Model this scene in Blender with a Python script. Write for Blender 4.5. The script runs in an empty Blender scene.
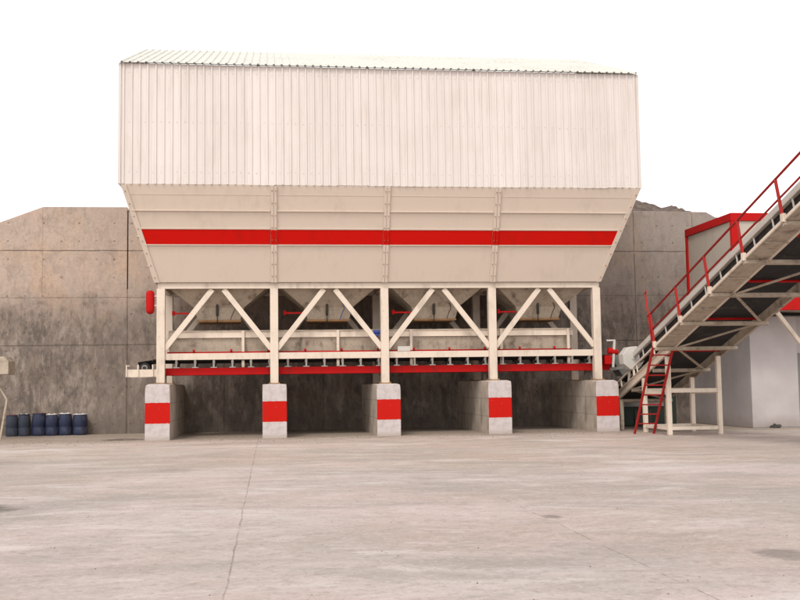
import bpy, bmesh, math, random
from mathutils import Vector, Matrix
random.seed(7)
R = math.radians
scene = bpy.context.scene
COL = scene.collection

# ------------------------------------------------------------------ camera
CAM = Vector((1.5249, -33.7723, 1.6))
YAW, PITCH, ROLL, FPX = 0.1227, 0.0796, -0.0139, 1066.12
F = Vector((math.sin(YAW)*math.cos(PITCH), math.cos(YAW)*math.cos(PITCH), math.sin(PITCH)))
R0 = Vector((math.cos(YAW), -math.sin(YAW), 0)); U0 = R0.cross(F)
RR = R0*math.cos(ROLL) + U0*math.sin(ROLL); UU = -R0*math.sin(ROLL) + U0*math.cos(ROLL)
cd = bpy.data.cameras.new('camera'); cam = bpy.data.objects.new('camera', cd); COL.objects.link(cam)
M3 = Matrix((RR, UU, -F)).transposed()
cam.matrix_world = Matrix.Translation(CAM) @ M3.to_4x4()
cd.sensor_fit = 'HORIZONTAL'; cd.sensor_width = 36; cd.lens = FPX/800*36
cd.clip_start = .1; cd.clip_end = 3000
scene.camera = cam

# ------------------------------------------------------------------ sky and sun
SUN_EL, SUN_AZ = 50, 206          # azimuth clockwise from +y: in front of the bins, a little to the left
w = bpy.data.worlds.new('World'); scene.world = w; w.use_nodes = True
nt = w.node_tree; nt.nodes.clear()
sky = nt.nodes.new('ShaderNodeTexSky'); sky.sky_type = 'NISHITA'; sky.sun_disc = False
sky.sun_elevation = R(SUN_EL); sky.sun_rotation = R(SUN_AZ)
sky.air_density = 1.0; sky.dust_density = 1.0; sky.ozone_density = 1.0
hs = nt.nodes.new('ShaderNodeHueSaturation'); hs.inputs['Saturation'].default_value = .08
hs.inputs['Value'].default_value = 1.0
wt = nt.nodes.new('ShaderNodeMixRGB'); wt.blend_type = 'MULTIPLY'; wt.inputs[0].default_value = 1
wt.inputs[2].default_value = (1.0, .955, .915, 1)
bg = nt.nodes.new('ShaderNodeBackground'); bg.inputs['Strength'].default_value = .15
wo = nt.nodes.new('ShaderNodeOutputWorld')
nt.links.new(sky.outputs[0], hs.inputs['Color']); nt.links.new(hs.outputs[0], wt.inputs[1])
nt.links.new(wt.outputs[0], bg.inputs['Color']); nt.links.new(bg.outputs[0], wo.inputs[0])
sd = bpy.data.lights.new('sun', 'SUN'); sd.energy = .7; sd.angle = R(14); sd.color = (1, .95, .87)
sun = bpy.data.objects.new('sun', sd); COL.objects.link(sun)
sdir = Vector((math.sin(R(SUN_AZ))*math.cos(R(SUN_EL)), math.cos(R(SUN_AZ))*math.cos(R(SUN_EL)), math.sin(R(SUN_EL))))
sun.rotation_euler = (-sdir).to_track_quat('-Z', 'Y').to_euler()
sun.location = (10, -20, 30)
scene.view_settings.view_transform = 'Standard'; scene.view_settings.look = 'None'
scene.view_settings.exposure = .95; scene.view_settings.gamma = 1
scene.view_settings.use_curve_mapping = False

# ------------------------------------------------------------------ node helpers
class NT:
    def __init__(s, name):
        s.m = bpy.data.materials.new(name); s.m.use_nodes = True
        s.t = s.m.node_tree; s.b = s.t.nodes['Principled BSDF']
        s.tc = s.t.nodes.new('ShaderNodeTexCoord')
        s.P = s.tc.outputs['Object']
        sp = s.t.nodes.new('ShaderNodeSeparateXYZ'); s.t.links.new(s.P, sp.inputs[0])
        s.x, s.y, s.z = sp.outputs
    def lk(s, a, b): s.t.links.new(a, b)
    def _in(s, sock, v):
        if isinstance(v, (int, float)): sock.default_value = v
        elif isinstance(v, (tuple, list)): sock.default_value = tuple(v) + ((1,) if len(v) == 3 and sock.type == 'RGBA' else ())
        else: s.lk(v, sock)
    def math(s, op, a, b=0, c=0, clamp=False):
        n = s.t.nodes.new('ShaderNodeMath'); n.operation = op; n.use_clamp = clamp
        s._in(n.inputs[0], a); s._in(n.inputs[1], b)
        if op in ('MULTIPLY_ADD', 'SMOOTH_MIN'): s._in(n.inputs[2], c)
        return n.outputs[0]
    def scale(s, v3, src=None):
        n = s.t.nodes.new('ShaderNodeMapping'); s._in(n.inputs['Vector'], src or s.P)
        n.inputs['Scale'].default_value = v3; return n.outputs[0]
    def noise(s, sc, det=5, vec=None, rough=.55, dist=0):
        n = s.t.nodes.new('ShaderNodeTexNoise'); n.inputs['Scale'].default_value = sc
        n.inputs['Detail'].default_value = det; n.inputs['Roughness'].default_value = rough
        n.inputs['Distortion'].default_value = dist
        s._in(n.inputs['Vector'], vec or s.P); return n.outputs[0]
    def ramp(s, v, a, b, lo=0., hi=1.):
        n = s.t.nodes.new('ShaderNodeMapRange'); n.interpolation_type = 'SMOOTHSTEP'
        s._in(n.inputs[0], v); n.inputs[1].default_value = a; n.inputs[2].default_value = b
        n.inputs[3].default_value = lo; n.inputs[4].default_value = hi; return n.outputs[0]
    def mix(s, f, a, b, mode='MIX'):
        n = s.t.nodes.new('ShaderNodeMixRGB'); n.blend_type = mode
        s._in(n.inputs[0], f); s._in(n.inputs[1], a); s._in(n.inputs[2], b); return n.outputs[0]
    def white(s, v):
        n = s.t.nodes.new('ShaderNodeTexWhiteNoise'); n.noise_dimensions = '1D'; s._in(n.inputs['W'], v); return n.outputs[0]
    def line(s, coord, at, half, soft=.5):
        d = s.math('ABSOLUTE', s.math('SUBTRACT', coord, at))
        return s.ramp(d, half*soft, half, 1, 0)
    def bump(s, h, strength=.3, dist=.01):
        n = s.t.nodes.new('ShaderNodeBump'); n.inputs['Strength'].default_value = strength
        n.inputs['Distance'].default_value = dist; s._in(n.inputs['Height'], h); s.lk(n.outputs[0], s.b.inputs['Normal'])
    def done(s, col, rough=.6, metal=0.):
        s._in(s.b.inputs['Base Color'], col); s._in(s.b.inputs['Roughness'], rough); s.b.inputs['Metallic'].default_value = metal
        return s.m

def paint(name, c, dirt=(.20, .15, .11), amt=.35, rough=.5, sc=1.6, fine=.10, rust=0.0, spec=.3):
    n = NT(name)
    big = n.noise(sc, 6); st = n.noise(3.5, 4, n.scale((1.6, 1.6, .25)))
    f = n.math('MULTIPLY', n.ramp(big, .42, .72), n.ramp(st, .35, .7)); f = n.math('MULTIPLY', f, amt)
    f2 = n.math('MULTIPLY', n.ramp(n.noise(28, 3), .45, .8), fine)
    col = n.mix(n.math('ADD', f, f2, clamp=True), c, dirt)
    if rust:
        rf = n.ramp(n.noise(9, 6, None, .7), .60, .70)
        col = n.mix(n.math('MULTIPLY', rf, rust), col, (.20, .075, .03))
    n.bump(n.noise(40, 3), .08, .004)
    n.b.inputs['Specular IOR Level'].default_value = spec
    return n.done(col, n.math('ADD', n.math('MULTIPLY', big, .25), rough-.1))

M = {}
M['cream'] = paint('cream_paint', (.64, .545, .455), amt=.45, rust=.3)
M['cream_hopper'] = paint('cream_hopper_paint', (.60, .505, .425), amt=.14, sc=.9, fine=.06)
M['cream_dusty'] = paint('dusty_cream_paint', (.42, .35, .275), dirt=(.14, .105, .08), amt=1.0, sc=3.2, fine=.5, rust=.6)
M['white_cover'] = paint('white_cover_paint', (.50, .475, .44), amt=.3)
M['red'] = paint('red_paint', (.42, .006, .006), dirt=(.12, .02, .014), amt=.5, rough=.6, spec=.12)
M['red_belt'] = paint('red_band_paint', (.53, .006, .003), dirt=(.30, .010, .006), amt=.45, rough=.65, sc=.8, fine=.08, spec=.08)
M['red_rail'] = paint('red_handrail_paint', (.36, .020, .018), dirt=(.14, .04, .03), amt=.45, rough=.55, spec=.15)
M['rubber'] = paint('black_rubber', (.022, .021, .022), dirt=(.10, .085, .07), amt=.5, rough=.8)
M['steel'] = paint('grey_steel', (.22, .21, .20), dirt=(.12, .09, .07), amt=.5, rough=.5)
M['dark'] = paint('dark_steel', (.05, .045, .042), dirt=(.10, .08, .06), amt=.5, rough=.6)
M['rust'] = paint('rusty_steel', (.30, .17, .08), dirt=(.12, .06, .035), amt=.7, rough=.8)
M['blue'] = paint('blue_plastic', (.017, .025, .060), dirt=(.13, .115, .11), amt=.55, rough=.5, sc=4)
M['blue_dark'] = paint('faded_blue_plastic', (.028, .036, .058), dirt=(.12, .11, .10), amt=.6, rough=.6, sc=4)
M['bluepaint'] = paint('blue_paint', (.03, .06, .28), amt=.3)
M['cap_white'] = paint('white_cap', (.6, .58, .55), amt=.4)
M['cap_red'] = paint('red_cap', (.35, .05, .04), amt=.4)
M['green'] = paint('green_paint', (.010, .026, .016), dirt=(.04, .035, .03), amt=.5)
M['panel'] = paint('cabin_panel', (.43, .385, .33), amt=.25, sc=.9)
M['glass_dark'] = NT('dark_opening').done((.03, .03, .035), .3)

def m_cladding():
    n = NT('corrugated_cladding')
    sid = n.math('FLOOR', n.math('DIVIDE', n.math('ADD', n.x, 8.36), 4*.2454))
    v = n.white(sid)
    c = n.mix(n.math('MULTIPLY', v, .75), (.645, .585, .555), (.585, .53, .498))
    st = n.ramp(n.noise(2.2, 5, n.scale((3.0, 3.0, .22))), .40, .78)
    low = n.noise(.7, 4)
    f = n.math('MULTIPLY', st, n.ramp(low, .3, .7, .10, .42))
    c = n.mix(f, c, (.42, .34, .28))
    fr = n.math('FRACT', n.math('DIVIDE', n.math('ADD', n.x, 8.36), 4*.2454))
    seam = n.ramp(n.math('ABSOLUTE', n.math('SUBTRACT', fr, .5)), .490, .496)
    c = n.mix(n.math('MULTIPLY', n.math('MULTIPLY', seam, n.white(n.math('ADD', sid, 31))), .5), c, (.22, .18, .15))
    n.bump(n.noise(5, 4), .15, .01)
    return n.done(c, .5)
M['cladding'] = m_cladding()
M['roof_sheet'] = paint('roof_sheet', (.66, .65, .60), dirt=(.30, .30, .25), amt=.45, sc=.8)
M['eave_dark'] = paint('eave_trim', (.13, .13, .10), dirt=(.07, .06, .05), amt=.5)

def m_wall():
    n = NT('cast_concrete')
    wob = n.math('MULTIPLY', n.math('SUBTRACT', n.noise(1.7, 3), .5), .05)
    X = n.math('ADD', n.x, wob); Z = n.math('ADD', n.z, wob)
    big = n.noise(.38, 6, None, .6, .3)
    mid = n.noise(1.6, 8, None, .68, .6)
    streak = n.noise(2.4, 8, n.scale((1.5, 1.0, .30)), .68, .5)
    fine = n.noise(16, 6, None, .7)
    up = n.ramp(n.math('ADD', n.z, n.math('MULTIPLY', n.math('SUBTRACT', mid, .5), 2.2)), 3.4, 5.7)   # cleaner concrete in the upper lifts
    side = n.ramp(n.x, 3, 13)                                  # warmer light towards the left is painted into the wall colour
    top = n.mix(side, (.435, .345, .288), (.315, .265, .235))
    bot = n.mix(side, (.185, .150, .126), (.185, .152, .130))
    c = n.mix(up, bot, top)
    c = n.mix(n.ramp(big, .35, .65, 0, .35), c, n.mix(1, c, (1.25, 1.2, 1.15), 'MULTIPLY'))
    # brushed vertical stains on the lower lifts, fainter above
    low = n.math('MULTIPLY', n.ramp(up, 0, 1, 1, .25), n.ramp(n.math('ABSOLUTE', n.math('ADD', n.x, 3.7)), .2, 1.6, .6, 1))
    hue = n.noise(.55, 4, None, .6)
    c = n.mix(n.ramp(hue, .50, .70, 0, .45), c, n.mix(1, c, (1.18, .98, .76), 'MULTIPLY'))
    c = n.mix(n.ramp(hue, .50, .32, 0, .45), c, n.mix(1, c, (1.10, .98, .96), 'MULTIPLY'))
    brush = n.noise(5.2, 9, n.scale((1.0, 1.0, .34)), .78, .25)
    brush2 = n.noise(1.5, 9, n.scale((1.0, 1.0, .55)), .75, .3)
    blot = n.noise(3.0, 9, n.scale((1, 1, .8)), .8, .2)
    c = n.mix(n.math('MULTIPLY', n.ramp(brush, .50, .62), n.math('MULTIPLY', low, .50)), c, (.37, .305, .26))
    c = n.mix(n.math('MULTIPLY', n.ramp(brush, .50, .38), n.math('MULTIPLY', low, .70)), c, (.075, .060, .052))
    c = n.mix(n.math('MULTIPLY', n.ramp(brush2, .51, .60), n.math('MULTIPLY', low, .72)), c, (.085, .068, .058))
    c = n.mix(n.math('MULTIPLY', n.ramp(brush2, .47, .38), n.math('MULTIPLY', low, .60)), c, (.36, .30, .26))
    c = n.mix(n.math('MULTIPLY', n.ramp(n.noise(.9, 8, None, .7, .4), .52, .62), n.math('MULTIPLY', low, .5)), c, (.11, .09, .078))
    c = n.mix(n.math('MULTIPLY', n.ramp(blot, .52, .68), n.ramp(up, 0, 1, .55, .34)), c, (.15, .12, .098))
    c = n.mix(n.math('MULTIPLY', n.ramp(blot, .44, .34), n.ramp(up, 0, 1, .22, .32)), c, (.50, .41, .34))
    c = n.mix(n.math('MULTIPLY', n.ramp(mid, .55, .68), .35), c, (.20, .16, .13))
    c = n.mix(n.ramp(fine, .35, .75, 0, .30), c, (.16, .13, .11))
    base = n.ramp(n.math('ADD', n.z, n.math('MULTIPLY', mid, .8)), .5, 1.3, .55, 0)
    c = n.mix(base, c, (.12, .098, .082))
    # construction joints
    j = n.math('MULTIPLY', n.line(Z, 6.60, .024), .8)
    j = n.math('MAXIMUM', j, n.math('MULTIPLY', n.line(Z, 3.18, .022), .75))
    j = n.math('MAXIMUM', j, n.math('MULTIPLY', n.line(Z, 4.9, .018), .5))
    for xx, hw, k in ((-5.1, .010, .2), (-6.55, .016, .28), (15.49, .020, .8), (17.85, .016, .7), (-0.1, .02, .6), (3.5, .02, .6), (7.1, .02, .6), (10.7, .02, .6), (-9.6, .02, .6)):
        j = n.math('MAXIMUM', j, n.math('MULTIPLY', n.line(X, xx, hw), k))
    c = n.mix(n.math('MULTIPLY', j, n.ramp(n.noise(3, 3), .25, .5, .35, .9)), c, (.075, .058, .045))
    # form tie holes
    fx = n.math('SUBTRACT', n.math('FRACT', n.math('DIVIDE', X, .62)), .5)
    fz = n.math('SUBTRACT', n.math('FRACT', n.math('DIVIDE', Z, .66)), .5)
    d = n.math('SQRT', n.math('ADD', n.math('MULTIPLY', fx, fx), n.math('MULTIPLY', fz, fz)))
    cid = n.math('ADD', n.math('FLOOR', n.math('DIVIDE', X, .62)), n.math('MULTIPLY', n.math('FLOOR', n.math('DIVIDE', Z, .66)), 57.3))
    h = n.math('MULTIPLY', n.ramp(d, .035, .075, 1, 0), n.math('GREATER_THAN', n.white(cid), .40))
    c = n.mix(n.math('MULTIPLY', n.math('MULTIPLY', h, n.ramp(mid, .35, .6)), .6), c, (.12, .09, .075))
    hh = n.math('SUBTRACT', n.math('ADD', mid, n.math('MULTIPLY', fine, .4)), n.math('MULTIPLY', n.math('MAXIMUM', j, h), 1.2))
    n.bump(hh, .5, .03)
    return n.done(c, .92)
M['wall'] = m_wall()

def m_pier():
    n = NT('pier_concrete_and_paint')
    wob = n.math('MULTIPLY', n.math('SUBTRACT', n.noise(6, 6, None, .65), .5), .055)
    Z = n.math('ADD', n.z, wob)
    c = n.mix(n.ramp(n.noise(1.2, 7, None, .65), .35, .65), (.36, .305, .255), (.50, .43, .365))
    c = n.mix(n.ramp(n.noise(2.2, 6, n.scale((1, 1, .35)), .65), .5, .72, 0, .55), c, (.15, .12, .10))
    c = n.mix(n.math('MULTIPLY', n.math('MAXIMUM', n.line(Z, .56, .018), n.line(Z, 1.13, .018)), .35), c, (.11, .09, .075))
    for yy in (1.25, 2.4, 3.6): c = n.mix(n.math('MULTIPLY', n.line(n.math('ADD', n.y, wob), yy, .02), .5), c, (.11, .09, .075))
    info = n.t.nodes.new('ShaderNodeObjectInfo')
    rnd = n.math('MULTIPLY', n.math('SUBTRACT', info.outputs['Random'], .5), .02)
    band = n.math('MULTIPLY', n.ramp(n.math('ADD', Z, rnd), .508, .516), n.ramp(n.math('ADD', Z, rnd), 1.150, 1.158, 1, 0))
    wh = n.mix(n.ramp(n.noise(4, 6, None, .65), .42, .62, 0, .50), (.51, .46, .455), (.34, .30, .275))
    rd = n.mix(n.ramp(n.noise(5, 6, None, .65), .50, .75, 0, .5), (.46, .009, .005), (.27, .025, .014))
    p = n.mix(band, wh, rd)
    foot = n.ramp(n.math('ADD', n.z, n.math('MULTIPLY', n.noise(4, 4), .25)), .12, .30, .65, 0)
    p = n.mix(foot, p, (.36, .30, .26))  # grime at the foot, its tone also painting in contact shadow
    chip = n.ramp(n.noise(9, 6, None, .75), .64, .68)
    p = n.mix(n.math('MULTIPLY', chip, .8), p, (.34, .29, .25))
    front = n.ramp(n.math('ADD', n.y, n.math('MULTIPLY', wob, .6)), .012, .022, 1, 0)
    c = n.mix(front, c, p)
    n.b.inputs['Specular IOR Level'].default_value = .15
    n.bump(n.math('ADD', n.noise(7, 6), n.math('MULTIPLY', chip, -.3)), .4, .015)
    return n.done(c, .85)
M['pier'] = m_pier()

def m_ground():
    n = NT('worn_concrete_slab')
    wv = n.noise(.25, 3)
    off = n.math('MULTIPLY', n.math('SUBTRACT', n.noise(.9, 5), .5), .10)
    X = n.math('ADD', n.x, off); Y = n.math('ADD', n.y, off)
    a = n.noise(.16, 7, n.scale((1, 1, 1)), .6, .8)
    b = n.noise(.75, 9, n.scale((.6, 1, 1)), .72, 1.4)       # drag streaks of wheels running along the bins
    g = n.noise(2.6, 8, None, .7, .4)
    fine = n.noise(26, 4, None, .7)
    c = n.mix(n.ramp(a, .35, .65), (.375, .325, .285), (.46, .41, .385))
    c = n.mix(n.ramp(n.noise(.22, 5, None, .6, .6), .42, .60, 0, .55), c, n.mix(1, c, (1.10, .985, .97), 'MULTIPLY'))
    c = n.mix(n.ramp(n.noise(.31, 6, None, .62, .8), .50, .66, 0, .55), c, (.335, .305, .270))
    c = n.mix(n.ramp(b, .50, .72, 0, .60), c, (.57, .52, .495))
    c = n.mix(n.ramp(b, .30, .47, .45, 0), c, (.27, .232, .200))
    c = n.mix(n.ramp(g, .50, .70, 0, .45), c, (.28, .24, .21))
    c = n.mix(n.ramp(g, .46, .30, 0, .45), c, (.58, .53, .50))
    s2 = n.noise(.5, 7, n.scale((.5, 1.0, 1)), .68, 1.5)
    c = n.mix(n.ramp(s2, .50, .72, 0, .55), c, (.58, .535, .51))
    s3 = n.noise(.33, 7, n.scale((.5, .9, 1)), .65, 1.0)
    c = n.mix(n.ramp(s3, .52, .66, 0, .50), c, (.27, .245, .222))
    m2 = n.noise(7.5, 6, None, .75)
    c = n.mix(n.ramp(m2, .50, .64, 0, .48), c, (.25, .212, .185))
    # the far strip by the bins carries beige dust, the near slab is washed to a cooler grey
    dusty = n.ramp(n.math('ADD', n.y, n.math('MULTIPLY', n.math('SUBTRACT', n.noise(.2, 5), .5), 22)), -19, -5)
    c = n.mix(1, c, n.mix(dusty, (1.03, 1.0, 1.015), (1.02, .965, .925)), 'MULTIPLY')
    sw = n.noise(.42, 8, n.scale((.42, 1.0, 1)), .62, 2.2)
    c = n.mix(n.ramp(sw, .52, .62, 0, .45), c, (.30, .268, .243))
    c = n.mix(n.ramp(sw, .44, .36, 0, .45), c, (.60, .555, .535))
    m3 = n.noise(12, 5, None, .8)
    c = n.mix(n.ramp(m3, .52, .64, 0, .35), c, (.62, .57, .54))
    # grain of grit
    c = n.mix(n.ramp(fine, .50, .72, 0, .38), c, (.19, .155, .13))
    vor = n.t.nodes.new('ShaderNodeTexVoronoi'); vor.inputs['Scale'].default_value = 3.2; n.lk(n.P, vor.inputs['Vector'])
    dots = n.math('MULTIPLY', n.ramp(vor.outputs['Distance'], .04, .09, 1, 0), n.ramp(n.noise(.6, 3), .48, .60))
    c = n.mix(n.math('MULTIPLY', dots, .55), c, (.13, .105, .09))
    # dust and spilt sand kept out of the traffic along the foot of the wall and between the piers, with contact shade at their feet painted in
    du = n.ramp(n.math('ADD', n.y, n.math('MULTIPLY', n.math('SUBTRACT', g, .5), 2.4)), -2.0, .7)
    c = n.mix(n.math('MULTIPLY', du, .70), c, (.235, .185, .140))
    # pale worn line in front of the piers
    ln = n.math('MULTIPLY', n.line(n.math('ADD', n.y, n.math('MULTIPLY', n.math('SUBTRACT', wv, .5), 4)), -4.3, .55, .1), n.ramp(b, .42, .58))
    c = n.mix(n.math('MULTIPLY', ln, .65), c, (.56, .52, .49))
    # slab joints
    j = n.math('MULTIPLY', n.line(X, 1.18, .011), n.ramp(n.noise(1.1, 4), .38, .56, .25, 1))
    j2 = n.math('MULTIPLY', n.line(X, 4.78, .012), n.math('MULTIPLY', n.ramp(n.noise(1.7, 4), .45, .56, .12, .8), n.ramp(n.y, -17, -20)))
    jj = n.math('MAXIMUM', j, j2)
    c = n.mix(n.math('MULTIPLY', jj, .55), c, (.14, .11, .09))
    # oil stains
    for sx, sy, r, k in ((-2.35, -18.7, .62, .8), (6.2, -24.3, .30, .55), (-.3, -12.5, .5, .25), (4.9, -21.1, .14, .6), (8.8, -9.5, .6, .22), (-4.5, -9, .7, .22)):
        dx = n.math('SUBTRACT', n.x, sx); dy = n.math('MULTIPLY', n.math('SUBTRACT', n.y, sy), .7)
        d = n.math('SQRT', n.math('ADD', n.math('MULTIPLY', dx, dx), n.math('MULTIPLY', dy, dy)))
        d = n.math('ADD', d, n.math('MULTIPLY', n.math('SUBTRACT', g, .5), r*1.8))
        c = n.mix(n.ramp(d, r*.45, r, k, 0), c, (.10, .088, .078))
    h = n.math('SUBTRACT', n.math('ADD', n.math('MULTIPLY', g, .8), n.math('MULTIPLY', fine, .35)), n.math('MULTIPLY', jj, 1.0))
    n.bump(h, .45, .012)
    return n.done(c, n.ramp(b, .3, .7, .9, .72))
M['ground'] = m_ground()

def m_plaster():
    n = NT('white_plaster')
    c = n.mix(n.ramp(n.noise(.9, 6), .35, .7), (.40, .365, .365), (.46, .42, .42))
    c = n.mix(n.ramp(n.noise(2, 6, n.scale((1, 1, .2)), .65), .55, .75, 0, .3), c, (.38, .34, .32))
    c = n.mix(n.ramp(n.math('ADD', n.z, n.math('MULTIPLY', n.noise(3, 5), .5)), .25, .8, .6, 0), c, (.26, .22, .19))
    n.bump(n.noise(9, 5), .35, .01)
    return n.done(c, .9)
M['plaster'] = m_plaster()
def m_soil():
    n = NT('brown_soil')
    c = n.mix(n.ramp(n.noise(3, 8, None, .7), .35, .65), (.09, .068, .056), (.20, .155, .13))
    n.bump(n.noise(6, 8, None, .7), .8, .08)
    return n.done(c, 1.)
M['soil'] = m_soil()

# ------------------------------------------------------------------ mesh helpers
class MB:
    def __init__(s): s.v = []; s.f = []; s.mi = []; s.parts = []; s.manual = False
    def next(s): s.manual = True; s.parts.append((len(s.v), len(s.f)))      # start a new separate piece
    def add(s, vs, fs, mi=0):
        if not s.manual: s.parts.append((len(s.v), len(s.f)))
        o = len(s.v); s.v += [tuple(v) for v in vs]; s.f += [tuple(i+o for i in f) for f in fs]; s.mi += [mi]*len(fs)
    def box(s, x0, x1, y0, y1, z0, z1, mi=0):
        s.add([(x0,y0,z0),(x1,y0,z0),(x1,y1,z0),(x0,y1,z0),(x0,y0,z1),(x1,y0,z1),(x1,y1,z1),(x0,y1,z1)],
              [(0,3,2,1),(4,5,6,7),(0,1,5,4),(1,2,6,5),(2,3,7,6),(3,0,4,7)], mi)
    def ext(s, prof, p, q, up=(0,0,1), mi=0):
        """extrude a closed 2D outline (side, up) from p to q"""
        p = Vector(p); q = Vector(q); d = (q-p).normalized(); up = Vector(up)
        sd_ = d.cross(up)
        if sd_.length < 1e-4: sd_ = d.cross(Vector((0,1,0)))
        sd_.normalize(); u = sd_.cross(d)
        n = len(prof)
        vs = [p + sd_*a + u*b for a, b in prof] + [q + sd_*a + u*b for a, b in prof]
        fs = [(i, (i+1) % n, n+(i+1) % n, n+i) for i in range(n)] + [tuple(reversed(range(n))), tuple(range(n, 2*n))]
        s.add(vs, fs, mi)
    def bar(s, p, q, w_, h_, up=(0,0,1), mi=0):
        a, b = w_/2, h_/2; s.ext([(-a,-b),(a,-b),(a,b),(-a,b)], p, q, up, mi)
    def chan(s, p, q, h_, fl, up=(0,0,1), side=1, t=.012, mi=0):
        k = side
        s.ext([(0,-h_/2),(k*fl,-h_/2),(k*fl,-h_/2+t),(k*t,-h_/2+t),(k*t,h_/2-t),(k*fl,h_/2-t),(k*fl,h_/2),(0,h_/2)], p, q, up, mi)
    def cyl(s, p, q, r, n=12, r2=None, mi=0):
        r2 = r if r2 is None else r2
        p = Vector(p); q = Vector(q); d = (q-p).normalized()
        a = d.cross(Vector((0,0,1)))
        if a.length < 1e-3: a = d.cross(Vector((0,1,0)))
        a.normalize(); b = d.cross(a)
        cs = [(math.cos(2*math.pi*i/n), math.sin(2*math.pi*i/n)) for i in range(n)]
        vs = [p + (a*c + b*e)*r for c, e in cs] + [q + (a*c + b*e)*r2 for c, e in cs]
        s.add(vs, [(i, (i+1) % n, n+(i+1) % n, n+i) for i in range(n)] + [tuple(reversed(range(n))), tuple(range(n, 2*n))], mi)
    def lathe(s, pts, c=(0,0,0), n=24, mi=0):
        vs = []; fs = []
        for r, z in pts:
            for i in range(n):
                a = 2*math.pi*i/n; vs.append((c[0]+r*math.cos(a), c[1]+r*math.sin(a), c[2]+z))
        for k in range(len(pts)-1):
            for i in range(n):
                j = (i+1) % n; fs.append((k*n+i, k*n+j, (k+1)*n+j, (k+1)*n+i))
        fs.append(tuple(reversed(range(n)))); fs.append(tuple(range((len(pts)-1)*n, len(pts)*n)))
        s.add(vs, fs, mi)
    def tube(s, pts, r, n=8):
        for a, b in zip(pts[:-1], pts[1:]): s.cyl(a, b, r, n)
    def pieces(s):
        ends = s.parts[1:] + [(len(s.v), len(s.f))]
        for (v0, f0), (v1, f1) in zip(s.parts, ends):
            if f1 == f0: continue
            m_ = MB(); m_.v = s.v[v0:v1]; m_.f = [tuple(i-v0 for i in f) for f in s.f[f0:f1]]; m_.mi = s.mi[f0:f1]; yield m_
    def split(s, name, mat, parent, **k):
        for m_ in s.pieces(): m_.build(name, mat, parent, **k)
    def build(s, name, mat, parent=None, smooth=False, bevel=0, origin=None, solid=0):
        me = bpy.data.meshes.new(name)
        org = Vector(origin) if origin else (Vector(parent.get('_o', (0,0,0))) if parent else Vector())
        me.from_pydata([tuple(Vector(v)-org) for v in s.v], [], s.f)
        mats = mat if isinstance(mat, (list, tuple)) else [mat]
        for m_ in mats: me.materials.append(m_)
        for p_, i in zip(me.polygons, s.mi): p_.material_index = i
        bm = bmesh.new(); bm.from_mesh(me); bmesh.ops.recalc_face_normals(bm, faces=bm.faces); bm.to_mesh(me); bm.free()
        o = bpy.data.objects.new(name, me); COL.objects.link(o)
        if smooth:
            for p_ in me.polygons: p_.use_smooth = len(p_.vertices) == 4
        if parent: o.parent = parent
        elif origin: o.location = org
        if bevel:
            b_ = o.modifiers.new('bevel', 'BEVEL'); b_.width = bevel; b_.segments = 2; b_.limit_method = 'ANGLE'; b_.angle_limit = R(50)
        if solid:
            b_ = o.modifiers.new('solid', 'SOLIDIFY'); b_.thickness = solid; b_.offset = 0
        return o

def tag(o, label=None, cat=None, group=None, kind=None):
    if label: o['label'] = label
    if cat: o['category'] = cat
    if group: o['group'] = group
    if kind: o['kind'] = kind
    return o
def thing(name, label, cat, loc=(0,0,0), group=None):
    """an Empty at the thing's base; parts given in world coordinates are shifted to it"""
    o = bpy.data.objects.new(name, None); COL.objects.link(o); o.location = loc; o.empty_display_size = .3
    o['_o'] = list(loc); return tag(o, label, cat, group)
def sub(mb, name, mat, parent, **k):
    """a sub-part: its parent is a mesh part built round the same origin"""
    root = parent.parent
    k['origin'] = tuple(root['_o']) if root else (0, 0, 0)
    o = mb.build(name, mat, None, **k); o.location = (0,0,0); o.parent = parent; return o
def subs(mb, name, mat, parent, **k):
    for m_ in mb.pieces(): sub(m_, name, mat, parent, **k)
def copy_tree(o, parent=None):
    c = o.copy(); COL.objects.link(c); c.parent = parent
    for ch in o.children: copy_tree(ch, c)
    return c
_tmp = []

XS = [-1.91, 1.69, 5.29, 8.89, 12.46]        # column lines
# ================================================================== SETTING
g = MB(); g.add([(-400,-200,0),(400,-200,0),(400,400,0),(-400,400,0)], [(0,1,2,3)])
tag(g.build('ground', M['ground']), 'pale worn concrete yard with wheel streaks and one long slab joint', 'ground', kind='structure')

# retaining wall: outline in x-z, 0.45 m thick
prof = [(-60, 0), (60, 0), (60, 3.0), (28, 4.2), (19.1, 7.80), (18.45, 8.16), (-6.55, 8.20), (-20, 3.06), (-60, 3.0)]
mb = MB()
def wall_piece(pts, y0, y1):
    n_ = len(pts)
    vs = [(x, y0, z) for x, z in pts] + [(x, y1, z) for x, z in pts]
    mb.add(vs, [(i, (i+1) % n_, n_+(i+1) % n_, n_+i) for i in range(n_)] + [tuple(reversed(range(n_))), tuple(range(n_, 2*n_))])
gap = .018
wall_piece([(-60, -.3), (-3.56-gap, -.3), (-3.56-gap, 8.205), (-6.55, 8.20), (-20, 3.06), (-60, 3.0)], 5.6, 6.05)
wall_piece([(-3.56+gap, -.3), (60, -.3), (60, 3.0), (28, 4.2), (19.1, 7.80), (18.45, 8.16), (15.5, 8.185), (-3.56+gap, 8.19)], 5.612, 6.05)
mb.box(-3.7, -3.42, 6.05, 6.2, -.3, 8.1)
mb.box(-3.56-gap, -3.56+gap, 5.606, 5.70, -.3, 5.2)
tag(mb.build('retaining_wall', M['wall'], bevel=.02), 'tall stained cast concrete retaining wall behind the bins, sloping down at its left end', 'wall')

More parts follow.
